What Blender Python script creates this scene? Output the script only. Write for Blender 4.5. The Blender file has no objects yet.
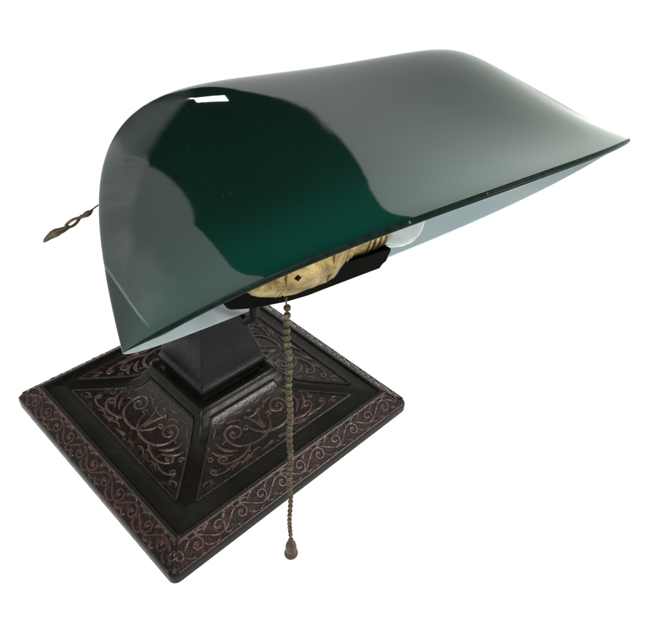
import bpy, bmesh, math, random
from mathutils import Vector, Matrix
random.seed(7)
S = 0.085                      # metres per modelling unit (half the width of the lamp's foot)
scn = bpy.context.scene
COL = scn.collection
PI = math.pi

# ------------------------------------------------------------------ helpers
class MB:
    """collects vertices and faces, in modelling units"""
    def __init__(s): s.v = []; s.f = []
    def add(s, vs, fs):
        o = len(s.v); s.v += [tuple(p) for p in vs]; s.f += [tuple(i + o for i in f) for f in fs]
    def grid(s, rows, closed_u=False, closed_v=False, flip=False):
        n = len(rows); m = len(rows[0]); fs = []
        for i in range(n if closed_u else n - 1):
            for j in range(m if closed_v else m - 1):
                a = i * m + j; b = i * m + (j + 1) % m; c = ((i + 1) % n) * m + (j + 1) % m; d = ((i + 1) % n) * m + j
                fs.append((a, d, c, b) if flip else (a, b, c, d))
        s.add([p for r in rows for p in r], fs)
    def tube(s, path, rad, seg=10, caps=True, flat=1.0, up=None):
        """sweep a round (or flattened) section; rad number or list"""
        P = [Vector(p) for p in path]; n = len(P)
        R = rad if isinstance(rad, (list, tuple)) else [rad] * n
        T = [(P[min(i + 1, n - 1)] - P[max(i - 1, 0)]).normalized() for i in range(n)]
        ref = Vector(up) if up is not None else (Vector((0, 0, 1)) if abs(T[0].z) < .9 else Vector((1, 0, 0)))
        rows = []
        x = None
        for i in range(n):
            if up is not None:
                side = T[i].cross(ref)
                if side.length < 1e-6: side = T[i].orthogonal()
                side.normalize(); nn = side.cross(T[i]).normalized()
            else:
                if x is None: x = ref.cross(T[i]).normalized()
                x = (x - T[i] * x.dot(T[i])).normalized(); side = x; nn = T[i].cross(x)
            rows.append([P[i] + (side * math.cos(2 * PI * k / seg) + nn * math.sin(2 * PI * k / seg) * flat) * R[i] for k in range(seg)])
        o = len(s.v)
        s.grid(rows, closed_v=True)
        if caps:
            s.f.append(tuple(o + k for k in reversed(range(seg)))); s.f.append(tuple(o + (n - 1) * seg + k for k in range(seg)))
    def lathe(s, prof, M, seg=32):
        """prof: (axial, radius) pairs; M maps local z to the axis"""
        rows = [[M @ Vector((r * math.cos(2 * PI * k / seg), r * math.sin(2 * PI * k / seg), a)) for k in range(seg)] for a, r in prof]
        s.grid(rows, closed_v=True)
    def ball(s, c, r, seg=14, rings=9, sq=1.0):
        c = Vector(c)
        rows = [[c + Vector((r * math.sin(t) * math.cos(p), r * math.sin(t) * math.sin(p), r * sq * math.cos(t))) for p in [2 * PI * k / seg for k in range(seg)]]
                for t in [.001 + (PI - .002) * i / rings for i in range(rings + 1)]]
        s.grid(rows, closed_v=True)
    def square_rings(s, prof, sub=1, radius=None):
        """prof: (half width, z) from the outside in / bottom up, one ring of points per entry, corners slightly rounded"""
        rows = []
        for k, (a, z) in enumerate(prof):
            r = radius[k] if radius else 0.0
            ring = []
            for q in range(4):
                ang = [(1, 1), (-1, 1), (-1, -1), (1, -1)][q]
                for j in range(5):
                    t = q * PI / 2 + j * PI / 8
                    ring.append(((a - r) * ang[0] + r * math.cos(t), (a - r) * ang[1] + r * math.sin(t), z))
                nx = [(1, 1), (-1, 1), (-1, -1), (1, -1)][(q + 1) % 4]
                e0 = Vector(ring[-1]); t = (q + 1) * PI / 2
                e1 = Vector(((a - r) * nx[0] + r * math.cos(t), (a - r) * nx[1] + r * math.sin(t), z))
                for j in range(1, sub): ring.append(tuple(e0.lerp(e1, j / sub)))
            rows.append(ring)
        s.grid(rows, closed_v=True)
    def build(s, name, m, parent=None, smooth=True, angle=35, scale=S, merge=True):
        me = bpy.data.meshes.new(name)
        me.from_pydata([(p[0] * scale, p[1] * scale, p[2] * scale) for p in s.v], [], s.f); me.update()
        bm = bmesh.new(); bm.from_mesh(me); merge and bmesh.ops.remove_doubles(bm, verts=bm.verts, dist=1e-6)
        bmesh.ops.recalc_face_normals(bm, faces=bm.faces); bm.to_mesh(me); bm.free()
        if smooth:
            for p in me.polygons: p.use_smooth = True
            me.set_sharp_from_angle(angle=math.radians(angle))
        me.materials.append(m)
        o = bpy.data.objects.new(name, me); COL.objects.link(o)
        if parent: o.parent = parent
        return o

def nodes(name):
    m = bpy.data.materials.new(name); m.use_nodes = True; nt = m.node_tree; nt.nodes.clear()
    out = nt.nodes.new('ShaderNodeOutputMaterial'); return m, nt, out
def N(nt, t, **kw):
    n = nt.nodes.new(t)
    for k, v in kw.items():
        if hasattr(n, k) and k not in n.inputs.keys(): setattr(n, k, v)
        else: n.inputs[k].default_value = v
    return n
def tex_noise(nt, scale, detail=4, rough=.55, vec=None, dist=0.0):
    n = N(nt, 'ShaderNodeTexNoise', Scale=scale, Detail=detail, Roughness=rough, Distortion=dist)
    if vec is None:
        tc = N(nt, 'ShaderNodeTexCoord'); vec = tc.outputs['Object']
    nt.links.new(vec, n.inputs['Vector']); return n
def ramp(nt, src, stops):
    r = N(nt, 'ShaderNodeValToRGB'); e = r.color_ramp.elements
    while len(e) < len(stops): e.new(.5)
    for k, (p, c) in enumerate(stops):
        e[k].position = p; e[k].color = (*c, 1) if isinstance(c, (tuple, list)) else (c, c, c, 1)
    nt.links.new(src, r.inputs['Fac']); return r
def mix(nt, fac, a, b):
    m = N(nt, 'ShaderNodeMix', data_type='RGBA')
    for sock, v in ((m.inputs['Factor'], fac), (m.inputs[6], a), (m.inputs[7], b)):
        if isinstance(v, (int, float)): sock.default_value = v
        elif isinstance(v, tuple): sock.default_value = (*v, 1)
        else: nt.links.new(v, sock)
    return m.outputs[2]
def bump(nt, src, strength, dist):
    b = N(nt, 'ShaderNodeBump', Strength=strength, Distance=dist); nt.links.new(src, b.inputs['Height']); return b.outputs['Normal']

def mat_bronze(name, dark, mid, spot, rough=.4, spec=.5, bumpd=.00025, wear=.5):
    m, nt, out = nodes(name)
    p = N(nt, 'ShaderNodeBsdfPrincipled')
    n1 = tex_noise(nt, 45, 6, .65); n2 = tex_noise(nt, 260, 5, .7); n3 = tex_noise(nt, 900, 3, .6)
    c = mix(nt, ramp(nt, n1.outputs['Fac'], [(.35, 0), (.68, 1)]).outputs['Color'], dark, mid)
    f = ramp(nt, n2.outputs['Fac'], [(wear, 0), (wear + .16, 1)]).outputs['Color']
    c = mix(nt, f, c, spot)
    nt.links.new(c, p.inputs['Base Color'])
    r = ramp(nt, n2.outputs['Fac'], [(.3, rough - .1), (.75, rough + .18)]); nt.links.new(r.outputs['Color'], p.inputs['Roughness'])
    p.inputs['Specular IOR Level'].default_value = spec
    a = N(nt, 'ShaderNodeMath', operation='ADD'); nt.links.new(n2.outputs['Fac'], a.inputs[0]); nt.links.new(n3.outputs['Fac'], a.inputs[1])
    nt.links.new(bump(nt, a.outputs[0], .6, bumpd), p.inputs['Normal'])
    nt.links.new(p.outputs[0], out.inputs[0]); return m

M_foot = mat_bronze('dark_bronze', (.0028, .0025, .002), (.0065, .0056, .004), (.022, .017, .012), .26, .10, .00012, .62)
M_panel = mat_bronze('panel_bronze', (.004, .003, .0025), (.009, .006, .0045), (.030, .017, .010), .20, .22, .00022, .55)
M_relief = mat_bronze('worn_relief', (.016, .0085, .0065), (.048, .025, .019), (.14, .085, .06), .20, .35, .00022, .58)
M_border = mat_bronze('border_relief', (.008, .0035, .0025), (.028, .0095, .006), (.10, .038, .022), .20, .30, .00022, .56)
M_band = mat_bronze('border_band', (.003, .002, .0018), (.008, .0038, .0028), (.034, .013, .009), .24, .10, .0003, .5)
M_tray = mat_bronze('black_iron', (.0006, .0006, .0006), (.0014, .0014, .0012), (.006, .005, .004), .5, .02, .00015, .64)
M_post = mat_bronze('post_bronze', (.001, .0013, .0016), (.003, .0035, .0038), (.011, .010, .009), .22, .12, .00012, .62)
M_chain = mat_bronze('aged_brass_chain', (.018, .014, .007), (.045, .034, .017), (.12, .09, .045), .4, .3, .0002, .52)
M_chain.node_tree.nodes['Principled BSDF'].inputs['Metallic'].default_value = .6
M_finial = mat_bronze('brown_brass_pull', (.022, .012, .006), (.042, .023, .012), (.10, .06, .03), .42, .25, .0003, .55)
M_wire = mat_bronze('brown_wire', (.015, .009, .004), (.035, .021, .009), (.09, .06, .025), .5, .3, .0002, .5)

def mat_brass():
    m, nt, out = nodes('tarnished_brass'); p = N(nt, 'ShaderNodeBsdfPrincipled', Metallic=.75)
    n1 = tex_noise(nt, 70, 6, .7, dist=.6); n2 = tex_noise(nt, 420, 5, .75)
    c = ramp(nt, n1.outputs['Fac'], [(.30, (.03, .018, .007)), (.42, (.12, .08, .028)), (.54, (.27, .20, .075)), (.74, (.48, .40, .19))]).outputs['Color']
    c = mix(nt, ramp(nt, n2.outputs['Fac'], [(.5, 0), (.72, .8)]).outputs['Color'], c, (.13, .08, .035))
    nt.links.new(c, p.inputs['Base Color'])
    nt.links.new(ramp(nt, n2.outputs['Fac'], [(.3, .28), (.7, .6)]).outputs['Color'], p.inputs['Roughness'])
    nt.links.new(bump(nt, n2.outputs['Fac'], .9, .0009), p.inputs['Normal']); nt.links.new(p.outputs[0], out.inputs[0]); return m
M_brass = mat_brass()

def mat_green():
    m, nt, out = nodes('green_glass')
    def M2(op, a, b=None):
        q = N(nt, 'ShaderNodeMath', operation=op)
        for k_, v_ in enumerate((a, b)):
            if v_ is None: continue
            if isinstance(v_, (int, float)): q.inputs[k_].default_value = v_
            else: nt.links.new(v_, q.inputs[k_])
        return q.outputs[0]
    def SS(v_, lo, hi, a=0.0, b=1.0):
        q = N(nt, 'ShaderNodeMapRange', interpolation_type='SMOOTHSTEP'); nt.links.new(v_, q.inputs['Value'])
        for k_, x_ in zip(('From Min', 'From Max', 'To Min', 'To Max'), (lo, hi, a, b)): q.inputs[k_].default_value = x_
        return q.outputs[0]
    xi = N(nt, 'ShaderNodeAttribute', attribute_name='xi').outputs['Fac']; th = N(nt, 'ShaderNodeAttribute', attribute_name='th').outputs['Fac']
    p = N(nt, 'ShaderNodeBsdfPrincipled', IOR=1.52)
    n1 = tex_noise(nt, 9, 5, .6); n2 = tex_noise(nt, 1300, 2, .5); n3 = tex_noise(nt, 30, 3, .5, dist=.4); n4 = tex_noise(nt, 22, 4, .5, dist=1.2)
    nw = M2('MULTIPLY', M2('SUBTRACT', n4.outputs['Fac'], .5), .16)
    # smear of residue and painted-in reflection tone over the left end, ending on a chipped seam
    edge = M2('ADD', SS(th, 1.60, 2.28, -.46, -.885), nw)
    film = M2('MULTIPLY', M2('SUBTRACT', 1, SS(M2('SUBTRACT', xi, edge), -.05, .03)), SS(xi, -.945, -.938))
    film = M2('MULTIPLY', film, SS(th, 2.98, 2.9))
    film = M2('MULTIPLY', film, SS(n4.outputs['Fac'], .35, .62, .25, 1.0))
    seam = M2('MULTIPLY', M2('MULTIPLY', SS(M2('ABSOLUTE', M2('ADD', xi, .941)), .0036, .0008), SS(th, 1.4, 1.6)), SS(th, 2.98, 2.9))
    seam = M2('MULTIPLY', seam, SS(n4.outputs['Fac'], .34, .46))
    c = ramp(nt, n1.outputs['Fac'], [(.3, (.0008, .004, .0032)), (.7, (.0016, .007, .0055))]).outputs['Color']
    c = mix(nt, ramp(nt, n2.outputs['Fac'], [(.70, 0), (.80, .35)]).outputs['Color'], c, (.08, .10, .08))
    c = mix(nt, M2('MULTIPLY', film, .9), c, (.030, .036, .036))
    c = mix(nt, M2('MULTIPLY', seam, .26), c, (.20, .22, .18)); nt.links.new(c, p.inputs['Base Color'])
    h = M2('ADD', M2('MULTIPLY', n3.outputs['Fac'], .05), M2('ADD', M2('MULTIPLY', M2('MULTIPLY', film, n4.outputs['Fac']), .6), M2('MULTIPLY', seam, .22)))
    nt.links.new(bump(nt, h, 1.0, .0007), p.inputs['Normal'])
    rr = M2('ADD', SS(n2.outputs['Fac'], .6, .8, .035, .07), M2('MULTIPLY', film, .16)); nt.links.new(rr, p.inputs['Roughness'])
    t = N(nt, 'ShaderNodeBsdfTranslucent')      # light from inside painted into the colour, stronger towards the front lip
    lip_glow = SS(th, 1.85, 3.05, .08, 1.0); nt.links.new(mix(nt, lip_glow, (.0005, .004, .003), (.0004, .125, .092)), t.inputs['Color'])
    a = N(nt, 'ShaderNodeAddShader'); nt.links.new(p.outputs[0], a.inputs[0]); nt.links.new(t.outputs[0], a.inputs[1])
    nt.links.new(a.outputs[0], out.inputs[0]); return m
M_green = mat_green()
M_rim, _nt, _out = nodes('ground_glass_rim'); _p = N(_nt, 'ShaderNodeBsdfPrincipled', Roughness=.35)
_c = ramp(_nt, tex_noise(_nt, 500, 4, .7).outputs['Fac'], [(.4, (.001, .004, .003)), (.68, (.003, .010, .008)), (.76, (.20, .28, .22))])
_nt.links.new(_c.outputs['Color'], _p.inputs['Base Color']); _p.inputs['Specular IOR Level'].default_value = .04; _nt.links.new(_p.outputs[0], _out.inputs[0])

def mat_opal():
    m, nt, out = nodes('opal_white_glass')
    p = N(nt, 'ShaderNodeBsdfPrincipled', Roughness=.18, IOR=1.5)
    n1 = tex_noise(nt, 14, 5, .6); n2 = tex_noise(nt, 120, 5, .7)
    c = ramp(nt, n1.outputs['Fac'], [(.35, (.33, .41, .44)), (.65, (.42, .48, .50))]).outputs['Color']
    c = mix(nt, ramp(nt, n2.outputs['Fac'], [(.6, 0), (.8, .5)]).outputs['Color'], c, (.30, .36, .38))
    nt.links.new(c, p.inputs['Base Color'])
    t = N(nt, 'ShaderNodeBsdfTranslucent', Color=(.35, .40, .40, 1))
    a = N(nt, 'ShaderNodeMixShader', Fac=.3); nt.links.new(p.outputs[0], a.inputs[1]); nt.links.new(t.outputs[0], a.inputs[2])
    nt.links.new(a.outputs[0], out.inputs[0]); return m
M_opal = mat_opal()

def mat_bulb():
    m, nt, out = nodes('clear_bulb_glass')
    g = N(nt, 'ShaderNodeBsdfPrincipled', Roughness=.02, IOR=1.45); g.inputs['Transmission Weight'].default_value = .94
    g.inputs['Base Color'].default_value = (.93, .95, .95, 1)
    nt.links.new(g.outputs[0], out.inputs[0]); return m
M_bulb = mat_bulb()

def mat_table():
    m, nt, out = nodes('white_surface'); p = N(nt, 'ShaderNodeBsdfPrincipled', Roughness=.9)
    n = tex_noise(nt, 3, 3); nt.links.new(ramp(nt, n.outputs['Fac'], [(.3, .90), (.7, .92)]).outputs['Color'], p.inputs['Base Color'])
    p.inputs['Specular IOR Level'].default_value = .1
    nt.links.new(p.outputs[0], out.inputs[0]); return m

# ------------------------------------------------------------------ the white surface it stands on
t = MB(); t.add([(-120, -120, 0), (120, -120, 0), (120, 120, 0), (-120, 120, 0)], [(0, 1, 2, 3)])
tb = t.build('table_top', mat_table(), smooth=False); tb['kind'] = 'structure'

# ------------------------------------------------------------------ the lamp
lamp = bpy.data.objects.new('desk_lamp', None); COL.objects.link(lamp)
lamp['label'] = 'antique desk lamp with green glass shade, square scrolled bronze foot and bead pull chain'
lamp['category'] = 'desk lamp'

# --- foot: slab with a convex border, flat ledge, hollow-sided pyramid, collar
Z0 = .012
prof = [(.975, Z0), (.99, Z0 + .004), (.998, .02), (1.0, .065), (.998, .086), (.990, .100), (.970, .115), (.948, .130), (.927, .144),
        (.906, .158), (.885, .173), (.872, .188), (.864, .198), (.856, .200), (.849, .195), (.846, .186), (.80, .193), (.765, .200), (.752, .204)]
rad = [.045] * 6 + [.042, .038, .034, .03, .028, .026, .024, .022, .02, .02, .02, .02, .02]
def pyr(a):                      # hollow-sided pyramid: height over half width
    pts = [(.310, .408), (.330, .380), (.355, .322), (.385, .282), (.43, .252), (.50, .234), (.60, .220), (.70, .210), (.755, .204)]
    if a <= pts[0][0]: return pts[0][1]
    for (a0, z0), (a1, z1) in zip(pts, pts[1:]):
        if a <= a1: return z0 + (z1 - z0) * (a - a0) / (a1 - a0)
    return pts[-1][1]
foot = MB()
ins = [.72, .68, .64, .60, .56, .52, .48, .45, .43, .41, .39, .37, .355, .342, .33, .32]
full = prof + [(a, pyr(a)) for a in ins] + [(.315, .400), (.308, .412), (.298, .415), (.275, .415), (.262, .412), (.240, .404), (.236, .420), (.236, .47)]
rads = rad + [.02] * (len(full) - len(rad))
foot.square_rings(full, sub=8, radius=rads)
foot_o = foot.build('foot', M_foot, lamp, angle=40)
pad = MB(); pad.square_rings([(.93, 0.0), (.95, .003), (.955, .012), (.93, .016)], sub=2, radius=[.05] * 4)
pad.build('felt_pad', M_tray, lamp)

# panel frame of a face: local s along the edge, half width a inward; face k rotated by 90 degrees
def face_pt(k, s, a, lift=0.0):
    z = pyr(a) + lift
    v = Vector((s, -a, z)); return Matrix.Rotation(k * PI / 2, 3, 'Z') @ v
def face_n(k, a):
    d = (pyr(a + .015) - pyr(a - .015)) / .03
    return Matrix.Rotation(k * PI / 2, 3, 'Z') @ Vector((0, d * -1 * -1, 1)).normalized() if False else (Matrix.Rotation(k * PI / 2, 3, 'Z') @ Vector((0, d, 1)).normalized())
A0, A1 = .735, .345              # panel from outer edge to collar
def halfw(a):                    # panel half length at half width a (leaves the hip bands free)
    u = (a - A1) / (A0 - A1); return .262 + (.650 - .262) * u
def P(k, s, t, lift=.004):       # s in -1..1 across, t 0 (outer) .. 1 (collar), measured along the surface
    # t follows the developed length so that motifs keep their shape on the hollow face
    a = A_of(t); return face_pt(k, s, a, lift)
_as = [A0 - (A0 - A1) * i / 60 for i in range(61)]; _L = [0]
for i in range(60): _L.append(_L[-1] + math.hypot(_as[i + 1] - _as[i], pyr(_as[i + 1]) - pyr(_as[i])))
LEN = _L[-1]
def A_of(t):
    d = max(0, min(1, t)) * LEN
    for i in range(60):
        if _L[i + 1] >= d: return _as[i] + (_as[i + 1] - _as[i]) * (d - _L[i]) / (_L[i + 1] - _L[i] + 1e-9)
    return A1

def spiral(cx, cy, r0, r1, a0, turns, n=26):
    return [(cx + (r0 + (r1 - r0) * (i / n)) * math.cos(a0 + turns * 2 * PI * i / n), cy + (r0 + (r1 - r0) * (i / n)) * math.sin(a0 + turns * 2 * PI * i / n)) for i in range(n + 1)]
def bez(p0, p1, p2, p3, n=14):
    return [tuple((1 - t) ** 3 * a + 3 * (1 - t) ** 2 * t * b + 3 * (1 - t) * t * t * c + t ** 3 * d for a, b, c, d in zip(p0, p1, p2, p3)) for t in [i / n for i in range(n + 1)]]

# panel motif in units of the panel: x = s (half length about .65), y = developed distance (0..LEN)
def motif():
    """list of (points, radii) strokes; x>0 half, mirrored later"""
    S_ = []
    def st(pts, r0, r1=None, mid=None):
        n = len(pts); r1 = r0 if r1 is None else r1
        rr = []
        for i in range(n):
            t = i / (n - 1); r = r0 + (r1 - r0) * t
            if mid: r += mid * math.sin(PI * t)
            rr.append(r)
        S_.append((pts, rr))
    # big C-scroll: out from the crossing, round and curling inward
    st(bez((-.035, .150), (.03, .105), (.12, .095), (.185, .145), 16), .009, .011)
    st(bez((.185, .145), (.245, .195), (.245, .315), (.168, .318), 16), .011, .010)
    st(spiral(.168, .258, .060, .012, PI / 2, 1.05, 26), .010, .010)
    st(bez((.215, .225), (.235, .25), (.262, .25), (.27, .225), 8), .006, .010)
    # stalk curling up beside the vase
    st(bez((-.045, .105), (.01, .135), (.065, .165), (.07, .235), 12), .007, .008)
    st(spiral(.088, .245, .020, .007, PI, -.9, 12), .008, .010)
    # vase sides
    st(bez((.006, .165), (.012, .22), (.018, .27), (.050, .325), 10), .008, .010)
    # lower scroll running to the corner
    st(bez((.150, .112), (.22, .065), (.315, .065), (.350, .125), 16), .011, .009)
    st(spiral(.322, .138, .031, .010, -.35, .95, 16), .009, .010)
    st(bez((.285, .075), (.34, .045), (.405, .05), (.432, .090), 12), .006, .008)
    st(spiral(.415, .098, .019, .007, -.4, .9, 10), .008, .009)
    # upright leaves between the scroll and the hip
    st(bez((.225, .135), (.275, .165), (.300, .205), (.292, .270), 10), .005, .005, .008)
    st(bez((.262, .125), (.320, .160), (.345, .190), (.345, .235), 10), .005, .005, .007)
    for (x0, y0, x1, y1, x2, y2, r) in ((.03, .385, .07, .365, .12, .385, .003), (.15, .385, .19, .365, .23, .380, .003), (.245, .355, .275, .330, .285, .300, .003), (.105, .350, .13, .335, .16, .350, .003)):
        st(bez((x0, y0), ((x0 + x1) / 2, y1), (x1, y1), (x2, y2), 9), .003, .003, r)
    st(bez((.455, .045), (.475, .075), (.500, .075), (.515, .050), 8), .004, .004, .004)
    st(spiral(.385, .185, .020, .007, 1.2, .9, 10), .006, .007)
    st(bez((.395, .205), (.385, .235), (.36, .26), (.335, .265), 8), .003, .003, .005)
    st(bez((.105, .055), (.13, .085), (.165, .06), (.19, .045), 8), .003, .003, .005)
    st(bez((.25, .045), (.27, .065), (.30, .06), (.33, .035), 8), .003, .003, .005)
    st(bez((.085, .305), (.095, .335), (.135, .345), (.165, .345), 8), .004, .004, .003)
    return S_
def solid_tris():
    # long wedge leaves lying on the lower frame and the drop in the corner
    return [[(.02, .030), (.02, .060), (.075, .050), (.15, .030)], [(.19, .030), (.20, .075), (.235, .066), (.31, .030)], [(.50, .028), (.513, .062), (.545, .028)]]

def add_stroke(mb, k, pts, rr, mir, lift=.004, fn=None, flat=.55, seg=7):
    path = []; ups = []
    for (x, y) in pts:
        path.append(fn(k, x * mir, y, lift))
    up = fn(k, pts[len(pts) // 2][0] * mir, pts[len(pts) // 2][1], lift + .05) - fn(k, pts[len(pts) // 2][0] * mir, pts[len(pts) // 2][1], lift)
    mb.tube(path, rr, seg=seg, flat=flat, up=up.normalized())
def PL(k, s, y, lift):
    a = A_of(y / LEN); n = face_n(k, a); return face_pt(k, s, a, 0) + n * lift
def blob(mb, k, x, y, r, fn, flat=.5):
    c = fn(k, x, y, 0); n = (fn(k, x, y, .05) - c).normalized(); u = n.orthogonal().normalized(); w = n.cross(u)
    rows = []
    for i in range(5):
        t = (PI / 2) * i / 4
        rows.append([c + (u * math.cos(p) + w * math.sin(p)) * r * math.cos(t * .98) + n * r * flat * math.sin(t) for p in [2 * PI * q / 10 for q in range(10)]])
    mb.grid(rows, closed_v=True)
def wedge(mb, k, poly, fn, mir, h=.010):
    n = len(poly); cx = sum(p[0] for p in poly) / n; cy = sum(p[1] for p in poly) / n
    base = [fn(k, p[0] * mir, p[1], -.002) for p in poly]
    top = [fn(k, (cx + (p[0] - cx) * .72) * mir, cy + (p[1] - cy) * .72, h) for p in poly]
    mb.add(base + top, [(i, (i + 1) % n, n + (i + 1) % n, n + i) for i in range(n)] + [tuple(range(n, 2 * n))])

for k in range(4):
    # sunk field of the panel: a slim plate with a raised edge bead
    fld = MB(); rows = []
    NT = 26
    for i in range(NT + 1):
        y = LEN * (.0 + 1.0 * i / NT); a = A_of(y / LEN); hw = halfw(a)
        rows.append([PL(k, hw * (j / 12), y, .0035) for j in range(-12, 13)])
    fld.grid(rows)
    po = fld.build('panel', M_panel, lamp, angle=60)
    rim = MB()
    hw0, hw1 = halfw(A0), halfw(A1)
    lo = [PL(k, hw0 * (j / 10), 0.0, .004) for j in range(-10, 11)]
    hi = [PL(k, hw1 * (j / 6), LEN, .004) for j in range(6, -7, -1)]
    rt = [PL(k, halfw(A_of(i / 30)), LEN * i / 30, .004) for i in range(31)]
    lf = [PL(k, -halfw(A_of(i / 30)), LEN * i / 30, .004) for i in range(31)]
    for path in (lo, hi, rt, lf):
        up = (PL(k, 0, LEN * .4, .05) - PL(k, 0, LEN * .4, 0)).normalized()
        rim.tube(path, .0085, seg=8, up=up)
    rim.build('panel_moulding', M_panel if k in (0, 3) else M_panel, po)
    rel = MB()
    for mir in (1, -1):
        for pts, rr in motif(): add_stroke(rel, k, [(x_ * 1.1, y_) for x_, y_ in pts], [q_ * 1.0 for q_ in rr], mir, .005, PL, .8)
        for poly in solid_tris(): wedge(rel, k, poly, PL, mir)
        for (bx, by, br) in ((.172, .085, .013), (.455, .060, .011), (.165, .262, .013), (.325, .140, .010), (.125, .19, .008)):
            blob(rel, k, bx * 1.1 * mir, by, br, PL)
        for q in range(9):          # fine worn stippling up by the collar
            x = (.04 + .024 * q); blob(rel, k, x * mir, LEN - .028 + .006 * math.sin(q * 2.1), .007 + .002 * math.sin(q * 5), PL, .6)
    # central palmette
    wedge(rel, k, [(-.018, .165), (.018, .165), (.032, .29), (-.032, .29)], PL, 1)
    add_stroke(rel, k, [(-.07, .315), (-.035, .30), (0, .296), (.035, .30), (.07, .315)], [.008] * 5, 1, .006, PL, .8)
    blob(rel, k, 0, .345, .016, PL); blob(rel, k, 0, .145, .012, PL); blob(rel, k, 0, .03, .011, PL)
    rel.build('scroll_relief', M_relief, po, angle=50)

# --- border relief: running vine of curls along each side of the slab
_bp = [(.996, .094), (.990, .100), (.970, .115), (.948, .130), (.927, .144), (.906, .158), (.885, .173), (.874, .185)]
_bl = [0]
for (a, b) in zip(_bp, _bp[1:]): _bl.append(_bl[-1] + math.hypot(b[0] - a[0], b[1] - a[1]))
BW = _bl[-1]
def BP(k, s, y, lift):
    y = max(0, min(BW, y))
    for i in range(len(_bp) - 1):
        if _bl[i + 1] >= y - 1e-9:
            t = (y - _bl[i]) / (_bl[i + 1] - _bl[i]); a0, z0 = _bp[i]; a1, z1 = _bp[i + 1]
            a = a0 + (a1 - a0) * t; z = z0 + (z1 - z0) * t; n = Vector((0, -(z1 - z0), (a0 - a1))).normalized(); break
    return Matrix.Rotation(k * PI / 2, 3, 'Z') @ (Vector((s, -a, z)) + n * lift)
bandm = MB()
for k in range(4):
    bandm.grid([[BP(k, (-1 + 2 * i / 60) * (_bp[0][0] - .024 - (.105 * y / BW)), y, .0015) for i in range(61)] for y in [BW * j / 8 for j in range(9)]])
bandm.build('border_band', M_band, foot_o, angle=50)
for k in range(4):
    b = MB(); rnd = random.Random(k)
    nseg = 11; L = .875; w = 2 * L / nseg; mid = BW * .52; NW = nseg * 14
    wave = [(-L + 2 * L * i / NW, mid + BW * .27 * math.sin(PI * (i / NW) * nseg)) for i in range(NW + 1)]
    add_stroke(b, k, wave, [.0085 + .002 * math.sin(i * .9) for i in range(NW + 1)], 1, .0015, BP, .75, 6)
    for q in range(nseg):
        cx = -L + w * (q + .5); sg = 1 if q % 2 == 0 else -1
        jr = rnd.uniform(.92, 1.08)
        add_stroke(b, k, spiral(cx, mid - sg * BW * .05, .044 * jr, .010, sg * PI / 2 + .3 * sg, -sg * 1.2, 20), [.0075 + .002 * i / 20 for i in range(21)], 1, .002, BP, .85, 6)
        blob(b, k, cx, mid - sg * BW * .03, .013, BP, .7)
        for (x0, y0, x1, y1, x2, y2, rr_) in ((.02, .22, .04, .43, .078, .28, .010), (-.035, -.30, -.05, -.44, -.09, -.20, .010), (-.02, .30, -.05, .44, -.085, .36, .008), (.045, -.16, .07, -.36, .10, -.40, .009)):
            pts_ = bez((cx + x0, mid + sg * BW * y0), (cx + (x0 + x1) / 2, mid + sg * BW * y1), (cx + x1, mid + sg * BW * y1), (cx + x2, mid + sg * BW * y2), 10)
            add_stroke(b, k, pts_, [.003 + rr_ * math.sin(PI * i / 10) for i in range(11)], 1, .001, BP, .7, 6)
    for sx in (-1, 1):           # corner rosettes
        add_stroke(b, k, spiral(sx * .912, mid - .006, .034, .012, PI / 2 - sx * .8, sx * 1.1, 18), [.0065] * 19, 1, .0005, BP, .6, 6)
    for yy, r in ((BW * .985, .0095), (BW * .03, .0060)):
        hw = .87 if yy > BW * .5 else .955
        add_stroke(b, k, [(-hw + 2 * hw * i / 40, yy) for i in range(41)], [r] * 41, 1, .001, BP, .9, 7)
    b.build('border_relief', M_border, foot_o, angle=50)

# --- post: flared square pillar, then the arm bending forward to the shade
post = MB()
pp = [(.205, .44), (.236, .447), (.256, .455), (.263, .470), (.265, .500), (.260, .515), (.252, .530), (.246, .560), (.238, .60), (.226, .65), (.213, .70), (.200, .75), (.191, .80), (.185, .86), (.180, .94), (.174, 1.04), (.12, 1.06)]
post.square_rings(pp, sub=3, radius=[.012] * len(pp))
post.build('post', M_post, lamp, angle=40)
WORLD = 1.22
LROT = 25
DARKV = .015
LAMPS = [
    ('shade_glint_light', (.33, .04, 3.65), (-.45, -.92, 2.75), .26, .11, .02, (1, 1, 1)),  # unseen light added for the glint on the shade
    ('panel_glint_light', (6, -13, 2.4), (0, 0, .3), 4.0, 1.6, 9.0, (1, .98, .94)),  # unseen, added for glints on the foot's panels
    ('border_glint_light', (6, -7, 10.5), (0, 0, .3), 4.0, 1.0, 4.0, (1, .98, .94)),  # unseen, added for glints along the border
    ('table_fill_light', (-8, -6, 9), (0, 0, 0), 8, 6, 11.0, (1, .98, .94)),  # unseen fill, added to whiten the table and lift its shadows
]
arm = MB()
def catmull(pts, n=12):
    P_ = [Vector(p) for p in pts]; P_ = [P_[0] * 2 - P_[1]] + P_ + [P_[-1] * 2 - P_[-2]]; out = []
    for i in range(1, len(P_) - 2):
        for j in range(n):
            t = j / n; a, b, c, d = P_[i - 1:i + 3]
            out.append(.5 * ((2 * b) + (c - a) * t + (2 * a - 5 * b + 4 * c - d) * t * t + (3 * b - a - 3 * c + d) * t ** 3))
    out.append(P_[-2]); return out
arm.tube(catmull([(0, 0, 1.02), (0, -.04, 1.25), (-.02, -.25, 1.62), (-.16, -.62, 1.88), (-.40, -.98, 1.93), (-.60, -1.19, 1.955)]), [.055] * 60 + [.055 - .0027 * i for i in range(1, 14)], seg=16)
arm.build('arm', M_post, lamp)

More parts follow.
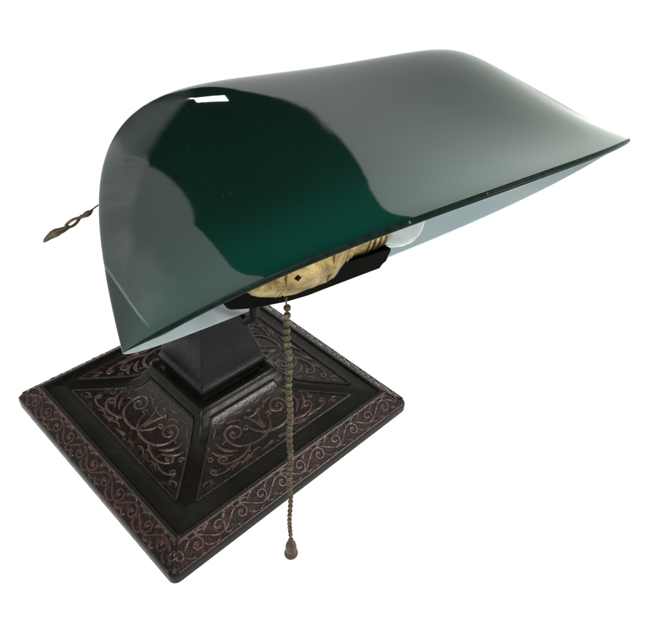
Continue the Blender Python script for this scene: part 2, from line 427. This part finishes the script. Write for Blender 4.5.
# --- glass shade: trough tilted forward, closed at both ends
SH = [0.2014, -1.723, 2.2958, -0.9769, -0.0772, 0.0142, 1.5116, 0.6013, 0.9265, 1.8679, 1.1174, 6.0821, 0.9888, 1.744, 1.4274, 0.2113, -0.1379, 0.1294, -0.0749, -0.1461, -0.0549, 0.0772, 0.0874, -0.0453, -0.0147, 0.0188, -0.0447, -0.0187]
SX = [0.0184, 0.0616, 0.0244, -0.0181, -0.0264, -0.0298, -0.0005, 0.0135, -0.001, -0.021, -0.0117]
def shade_pt(xi, th):
    cx, cy, cz, phi, psi, rho, a, b, H, p, q, m, r, pb, qb, c1, c2, h2, h3, bf2, bf3, bf4, bb2, bb3, bb4, asy, cr2, cr3 = SH
    ax = min(abs(xi), 1.0)
    svf = max(1 - ax ** p, 0) ** (1 / q); svb = max(1 - ax ** pb, 0) ** (1 / qb); sw = max(1 - ax ** m, 0) ** (1 / r)
    c = math.cos(th); s = math.sin(th)
    t = (1 + c) / 2; t = t * t * (3 - 2 * t); sv = svb * t + svf * (1 - t)
    C = b * c + c1 * s + c2 * math.sin(2 * th); D = H * s + h2 * math.sin(2 * th) + h3 * math.sin(3 * th)
    ac = math.acos(max(-1, min(1, xi)))
    kv = sum(SX[i] * math.cos((i + 1) * ac) for i in range(6)); kw = sum(SX[6 + i] * math.cos((i + 2) * ac) for i in range(5))
    v = C * sv * (1 + asy * xi) + kv * sw * s * s; w = D * sw; e = 1 - xi * xi
    w += e * (bf2 + bf3 * xi + bf4 * xi * xi) * (1 - t) * c * c + e * (bb2 + bb3 * xi + bb4 * xi * xi) * t * c * c + sw * (cr2 * xi + cr3 * xi * xi + kw) * s * s
    return Vector((a * xi, v, w))
SM = Matrix.Translation((SH[0], SH[1], SH[2])) @ Matrix.Rotation(SH[4], 4, 'Z') @ Matrix.Rotation(SH[5], 4, 'Y') @ Matrix.Rotation(SH[3], 4, 'X')
NU, NT = 150, 110
XI = [math.sin(-PI / 2 + PI * i / NU) for i in range(NU + 1)]; TH = [PI * j / NT for j in range(NT + 1)]
OUTER = [[SM @ shade_pt(x, t) for t in TH] for x in XI]
def offs(th):
    rows = []
    cen = SM @ Vector((0, .1, .40))
    im, jm = NU // 2, NT // 2
    sgn = 1 if (OUTER[im + 1][jm] - OUTER[im - 1][jm]).cross(OUTER[im][jm + 1] - OUTER[im][jm - 1]).dot(cen - OUTER[im][jm]) > 0 else -1
    for i in range(NU + 1):
        row = []
        for j in range(NT + 1):
            a = OUTER[min(i + 1, NU)][j] - OUTER[max(i - 1, 0)][j]; b = OUTER[i][min(j + 1, NT)] - OUTER[i][max(j - 1, 0)]
            n = a.cross(b)
            n = n * sgn if n.length > 1e-9 else (cen - OUTER[i][j])
            n.normalize()
            k = min(1, (1 - abs(XI[i])) * 14 + .1)
            row.append(OUTER[i][j] + n * th * k)
        rows.append(row)
    return rows
MID = offs(.028); INNER = offs(.029)
g = MB(); g.grid(OUTER); g.grid([[OUTER[i][0] for i in range(NU + 1)], [MID[i][0] for i in range(NU + 1)]]); g.grid([[OUTER[i][-1] for i in range(NU + 1)], [MID[i][-1] for i in range(NU + 1)]])
g.v = [tuple(p) for r in OUTER for p in r]; g.f = []
for i in range(NU):
    for j in range(NT):
        a_ = i * (NT + 1) + j; g.f.append((a_, a_ + 1, a_ + NT + 2, a_ + NT + 1))
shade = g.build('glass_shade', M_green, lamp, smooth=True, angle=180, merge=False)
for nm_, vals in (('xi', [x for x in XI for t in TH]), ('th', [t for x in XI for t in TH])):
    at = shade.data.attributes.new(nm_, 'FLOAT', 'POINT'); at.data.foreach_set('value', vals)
rimm = MB()
for jj, kk in ((-1, -2),):
    bead = []
    for i in range(NU + 1):
        o_ = OUTER[i][jj]; m_ = MID[i][jj]; back = (OUTER[i][jj] - OUTER[i][kk]); back = back.normalized() * min(1, (1 - abs(XI[i])) * 12) if back.length > 1e-7 else Vector((0, 0, 0))
        bead.append([o_, o_.lerp(m_, .12) + back * .006, o_.lerp(m_, .35) + back * .010, o_.lerp(m_, .65) + back * .010, o_.lerp(m_, .88) + back * .006, m_])
    rimm.grid(bead)
rimm.build('glass_rim', M_rim, shade, angle=60)
w = MB(); w.grid(INNER); w.grid([[OUTER[i][0] for i in range(NU + 1)], [INNER[i][0] for i in range(NU + 1)]]); w.grid([[MID[i][-1] for i in range(NU + 1)], [INNER[i][-1] for i in range(NU + 1)]])
w.build('white_lining', M_opal, shade, angle=50)

# --- socket tray: black iron trough under the glass
A = Vector((-.904, -1.608, 2.325)); B = Vector((-.170, -1.718, 2.281))
E_ = (B - A).normalized(); DN = Vector((0, 0, -1)); BK = Vector((.149, .989, .0))
tr = MB()
def trough(u, h, dep, th):
    o = A + E_ * u
    return [o + BK * 0, o + DN * h * .9 + BK * .0, o + DN * h + BK * .012, o + DN * h + BK * (dep - .01), o + DN * (h - .01) + BK * dep, o + BK * dep, o + BK * (dep - th), o + DN * (h - th) + BK * (dep - th - .004), o + DN * (h - th) + BK * (th + .004), o + BK * th]
LB = (B - A).length
secs = [(0, .046), (.008, .052), (.03, .060), (.10, .082), (.25, .104), (.34, .108), (.45, .102), (.60, .094), (LB - .055, .090), (LB - .040, .072), (LB - .02, .060), (LB - .012, .035), (LB, .012)]
rows = [trough(u, h, .16, .012) for u, h in secs]; tr.grid(rows, closed_v=True)
tr.f.append(tuple(range(10))); tr.f.append(tuple(len(tr.v) - 10 + i for i in range(10)))
tray = tr.build('socket_tray', M_tray, lamp, angle=40)
br = MB(); o = A + E_ * .13 + DN * .075
br.tube([Vector((-.56, -1.17, 1.95)), Vector((-.62, -1.26, 1.925)), Vector((-.645, -1.34, 1.935)), Vector((-.70, -1.47, 2.06)), Vector((-.775, -1.58, 2.23))], .017, seg=10)
br.build('tray_bracket', M_tray, tray)

# --- brass socket lying in the tray
X0 = Vector((-.828, -1.508, 2.382)); X1 = Vector((-.048, -1.606, 2.342))
AX = Matrix.Translation(X0) @ (X1 - X0).normalized().to_track_quat('Z', 'Y').to_matrix().to_4x4()
PXU = 201.0
def rad_(pts): return [((x - 228) / PXU, r / (265 - .25 * (x - 228))) for x, r in pts]
sk = MB()
body = rad_([(222, 1), (223, 18), (226, 27), (233, 34), (242, 38.5), (252, 41.5), (256, 42.5), (258, 41), (260, 41), (262, 43), (274, 43.5), (290, 43.5), (300, 42), (308, 39.5), (314, 36), (319, 31.5), (322, 29), (324, 30), (327, 30), (330, 27.5), (338, 27.5), (343, 27), (345, 25), (348, 26.5), (352, 24), (355, 26), (359, 23), (362, 25), (366, 22), (369, 22), (370, 10), (370.5, 1)])
rows = []
for a, r in body:
    row = []
    for k in range(64):
        t = 2 * PI * k / 64
        px = 228 + a * PXU
        rr = r * (1 + ((.030 * math.cos(9 * t + .8 + px * .045) + .018 * math.sin(14 * t - px * .11)) * (1 if 240 < px < 318 else .4) + .012 * math.cos(3 * t + px * .05)) * min(1, r * 8))
        row.append(AX @ Vector((rr * math.cos(t), rr * math.sin(t), a)))
    rows.append(row)
sk.grid(rows, closed_v=True)
sock = sk.build('brass_socket', M_brass, lamp, angle=45)
# dark keyhole and seam screw on the socket shell
def on_sock(px, ang, lift=0):
    a = (px - 228) / PXU; r = 43.0 / 250 + lift
    return AX @ Vector((r * math.cos(ang), r * math.sin(ang), a))
hole_a = (267 - 228) / PXU; cpt = AX @ Vector((0, 0, hole_a)); axd = (X1 - X0).normalized()
dd = (Vector((-2.033, -3.300, 3.814)) - cpt).normalized() + Vector((0, 0, -.62)); dd = (dd - axd * dd.dot(axd)).normalized(); tt = axd.cross(dd)
hp = cpt + dd * .1600; ho = MB()
hb = [hp + axd * .013 * x_ + tt * .014 * y_ for x_, y_ in ((1, 0), (.35, .5), (0, 1), (-.5, .4), (-1, 0), (-.4, -.6), (0, -1), (.5, -.45))]
ho.add([h + dd * .012 for h in hb] + [h - dd * .02 for h in hb], [tuple(range(8))] + [(i, (i + 1) % 8, 8 + (i + 1) % 8, 8 + i) for i in range(8)])
ho.build('key_slot', M_tray, sock, smooth=False)
sb = MB()
for a_px, rr_ in ((259, 42.2), (300, 42.5), (321, 31), (346, 26.5), (352.5, 25.5), (358.5, 25), (365, 24)):
    aa = (a_px - 228) / PXU; r_ = rr_ / (265 - .25 * (a_px - 228)) * (.985 if a_px < 310 else 1.0)
    ring = [AX @ Vector((r_ * math.cos(2 * PI * k / 48), r_ * math.sin(2 * PI * k / 48), aa + .004 * math.sin(2 * PI * k / 48))) for k in range(49)]
    sb.tube(ring, .0065, seg=8, caps=False)
sb.build('socket_ribs', M_brass, sock)
# bulb
bl = MB()
bp = rad_([(366, 1), (366.2, 18), (370, 22.5), (374, 26), (380, 29.5), (387, 31.0), (394, 30.5), (401, 27.5), (407, 23), (411, 17.5), (414, 11), (415.5, 5), (416, .5)])
bl.lathe(bp, AX, 40)
inn = [(a, max(r - .004, .0005)) for a, r in bp]; inn = [(a + (.004 if i < 3 else -.004 * min(1, i / 8)), r) for i, (a, r) in enumerate(inn)]
bl.lathe(inn, AX, 40)
bulb = bl.build('light_bulb', M_bulb, lamp, angle=60)
fl = MB(); fl.tube([AX @ Vector((.0, .0, (368 - 228) / PXU)), AX @ Vector((0, 0, (388 - 228) / PXU))], [.02, .008], seg=10)
fl.build('filament_stem', M_brass, bulb)

# --- bead chain with pull
ct = Vector((-.722, -1.705, 2.270)); ch = MB(); zb = ct.z
n = 0; z = zb - .022
while z > .895:
    dx = .006 * math.sin((zb - z) * 3.2) + .0035 * math.sin(z * 23)
    r = .0142 if z > 1.5 else .0142 - .003 * min(1, (1.5 - z) / .6)
    ch.ball((ct.x + dx, ct.y, z), r, 14, 9, 1.0); z -= r * 2.45
ch.tube([(ct.x + .006 * math.sin((zb - zz) * 3.2), ct.y, zz) for zz in [zb + .03 - i * (zb + .03 - .885) / 40 for i in range(41)]], .0035, seg=6)
ch.build('pull_chain', M_chain, lamp, angle=80)
fin = MB(); MF = Matrix.Translation((ct.x - .002, ct.y, .765))
fin.lathe([(.0, .001), (.0, .020), (.002, .029), (.010, .033), (.020, .0335), (.030, .030), (.036, .026), (.040, .027), (.052, .0275), (.074, .026), (.090, .022), (.102, .016), (.108, .011), (.112, .013), (.120, .013), (.126, .009), (.132, .006), (.134, .001)], MF, 28)
fin.build('chain_pull', M_finial, lamp, angle=40)

# --- twisted wire tail that comes out behind the shade
Q0 = Vector((-1.255, -1.0, 2.425)); Q1 = Vector((-1.058, -1.0, 2.490)); Q2 = Q1 + (Q1 - Q0) * 1.2
def wp(t): return Q0.lerp(Q1, t)
wr = MB(); UPW = Vector((-.3, 0, .95)).normalized(); SD = Vector((0, 1, 0))
dirw = (Q1 - Q0).normalized(); up2 = (Vector((0, 0, 1)) - dirw * dirw.z).normalized()
leaf = [(0, .002), (.05, .008), (.12, .011), (.20, .015), (.27, .016), (.33, .013), (.40, .011), (.47, .008), (.52, .005)]
wr.tube([wp(t) + up2 * .006 * math.sin(t * 9) for t, r in leaf], [r for t, r in leaf], seg=10)
for sg in (1, -1):
    wr.tube([wp(.46 + .34 * i / 16) + up2 * sg * .010 * math.sin(PI * i / 16) + SD * sg * .008 * math.cos(PI * i / 16) for i in range(17)], .0055, seg=8)
tip = [(.76, .005), (.80, .007), (.86, .012), (.92, .011), (.97, .006), (1.0, .003)]
wr.tube([wp(t) + up2 * .004 * math.sin(t * 12) for t, r in tip], [r for t, r in tip], seg=10)
wr.tube([Q1 - dirw * .01, Q1 + dirw * .10 + Vector((0, .02, -.01)), Q1 + dirw * .5 + Vector((.1, .15, -.25)), Vector((-.35, -.95, 1.95))], .0030, seg=6)
wr.build('wire_tail', M_wire, lamp, angle=60)

# ------------------------------------------------------------------ camera
cd = bpy.data.cameras.new('camera'); cam = bpy.data.objects.new('camera', cd); COL.objects.link(cam); scn.camera = cam
R3 = Matrix(((0.67076, -0.73866, 0.06673), (-0.35283, -0.39694, -0.84732), (0.65237, 0.5448, -0.52688)))
mw = Matrix.Identity(4)
for i in range(3):
    mw[i][0] = R3[0][i]; mw[i][1] = -R3[1][i]; mw[i][2] = -R3[2][i]
mw.translation = Vector((-2.03327, -3.30039, 3.81382)) * S
cam.matrix_world = mw
cd.sensor_width = 36; cd.lens = 36 * 692.427 / 650; cd.shift_x = -(395.953 - 325) / 650; cd.shift_y = -(319.5 - 245.569) / 650
cd.clip_start = .01; cd.clip_end = 100

# ------------------------------------------------------------------ surroundings: a bright room with one unseen dark area shaped for the glass reflection
W = bpy.data.worlds.new('World'); scn.world = W; W.use_nodes = True; nt = W.node_tree; nt.nodes.clear()
wo = nt.nodes.new('ShaderNodeOutputWorld'); bg = nt.nodes.new('ShaderNodeBackground'); nt.links.new(bg.outputs[0], wo.inputs[0])
tc = nt.nodes.new('ShaderNodeTexCoord'); D0 = tc.outputs['Generated']
nz = tex_noise(nt, 4.0, 2, .5, D0)
wob = N(nt, 'ShaderNodeVectorMath', operation='MULTIPLY_ADD'); nt.links.new(nz.outputs['Color'], wob.inputs[0]); wob.inputs[1].default_value = (.006,) * 3; off = (-.015,) * 3
nt.links.new(D0, wob.inputs[2]); DV = wob.outputs[0]
def side(nrm, lo, hi):
    d = N(nt, 'ShaderNodeVectorMath', operation='DOT_PRODUCT'); nt.links.new(DV, d.inputs[0]); d.inputs[1].default_value = tuple(nrm)
    m = N(nt, 'ShaderNodeMapRange', interpolation_type='SMOOTHSTEP'); nt.links.new(d.outputs['Value'], m.inputs['Value'])
    m.inputs['From Min'].default_value = lo; m.inputs['From Max'].default_value = hi; return m.outputs[0]
def pl(a, b, inside):
    n = Vector(a).cross(Vector(b)).normalized()
    if n.dot(Vector(inside)) < 0: n = -n
    return n
def mth(op, a, b=None, c_=None):
    m = N(nt, 'ShaderNodeMath', operation=op)
    for k, v in enumerate((a, b, c_)):
        if v is None: continue
        if isinstance(v, (int, float)): m.inputs[k].default_value = v
        else: nt.links.new(v, m.inputs[k])
    return m.outputs[0]
sp = N(nt, 'ShaderNodeSeparateXYZ'); nt.links.new(DV, sp.inputs[0])
az = mth('MULTIPLY', mth('ARCTAN2', sp.outputs['Y'], sp.outputs['X']), 180 / PI)
el = mth('MULTIPLY', mth('ARCSINE', mth('MINIMUM', mth('MAXIMUM', sp.outputs['Z'], -1), 1)), 180 / PI)
def sst(v, lo, hi):
    m = N(nt, 'ShaderNodeMapRange', interpolation_type='SMOOTHSTEP'); nt.links.new(v, m.inputs['Value'])
    m.inputs['From Min'].default_value = lo; m.inputs['From Max'].default_value = hi; return m.outputs[0]
azmin = mth('ADD', mth('ADD', mth('MULTIPLY', mth('MINIMUM', mth('MAXIMUM', mth('SUBTRACT', 35, el), 0), 5), 1.45), mth('MULTIPLY', mth('MAXIMUM', mth('SUBTRACT', 30, el), 0), .8)), 40.3)
elmax = mth('SUBTRACT', 68, mth('MULTIPLY', mth('MAXIMUM', mth('SUBTRACT', az, 62), 0), .27))
mask = mth('MULTIPLY', sst(mth('SUBTRACT', az, azmin), -.5, .5), mth('SUBTRACT', 1, sst(az, 90, 91)))
mask = mth('MULTIPLY', mask, mth('SUBTRACT', 1, sst(mth('SUBTRACT', el, elmax), -.6, .6)))
mask = mth('MULTIPLY', mask, sst(el, 2, 5))
rw = sst(mth('ABSOLUTE', mth('SUBTRACT', az, 8)), 8, 34)      # right side dimmed, added so the shade's tip reflects less white
c = mix(nt, mask, mix(nt, rw, (.60, .66, .60), (.96, 1, .95)), (DARKV, DARKV, DARKV))
nt.links.new(c, bg.inputs['Color']); bg.inputs['Strength'].default_value = WORLD

def area(name, loc, target, sx, sy, power, col=(1, 1, 1)):
    l = bpy.data.lights.new(name, 'AREA'); l.shape = 'RECTANGLE'; l.size = sx * S; l.size_y = sy * S; l.energy = power; l.color = col
    o = bpy.data.objects.new(name, l); COL.objects.link(o); o.location = Vector(loc) * S
    o.rotation_euler = (Vector(target) - Vector(loc)).to_track_quat('-Z', 'Y').to_euler()
    if nm == 'shade_glint_light': o.rotation_euler.rotate_axis('Z', math.radians(LROT))
    return o
for nm, loc, tgt, sx, sy, pw, col in LAMPS: area(nm, loc, tgt, sx, sy, pw, col)

vs = scn.view_settings; vs.view_transform = 'Standard'; vs.look = 'None'; vs.exposure = 0; vs.gamma = 1; vs.use_curve_mapping = False
scn.cycles.max_bounces = 10; scn.cycles.transmission_bounces = 8
scn.render.resolution_x = 1024; scn.render.resolution_y = 1007
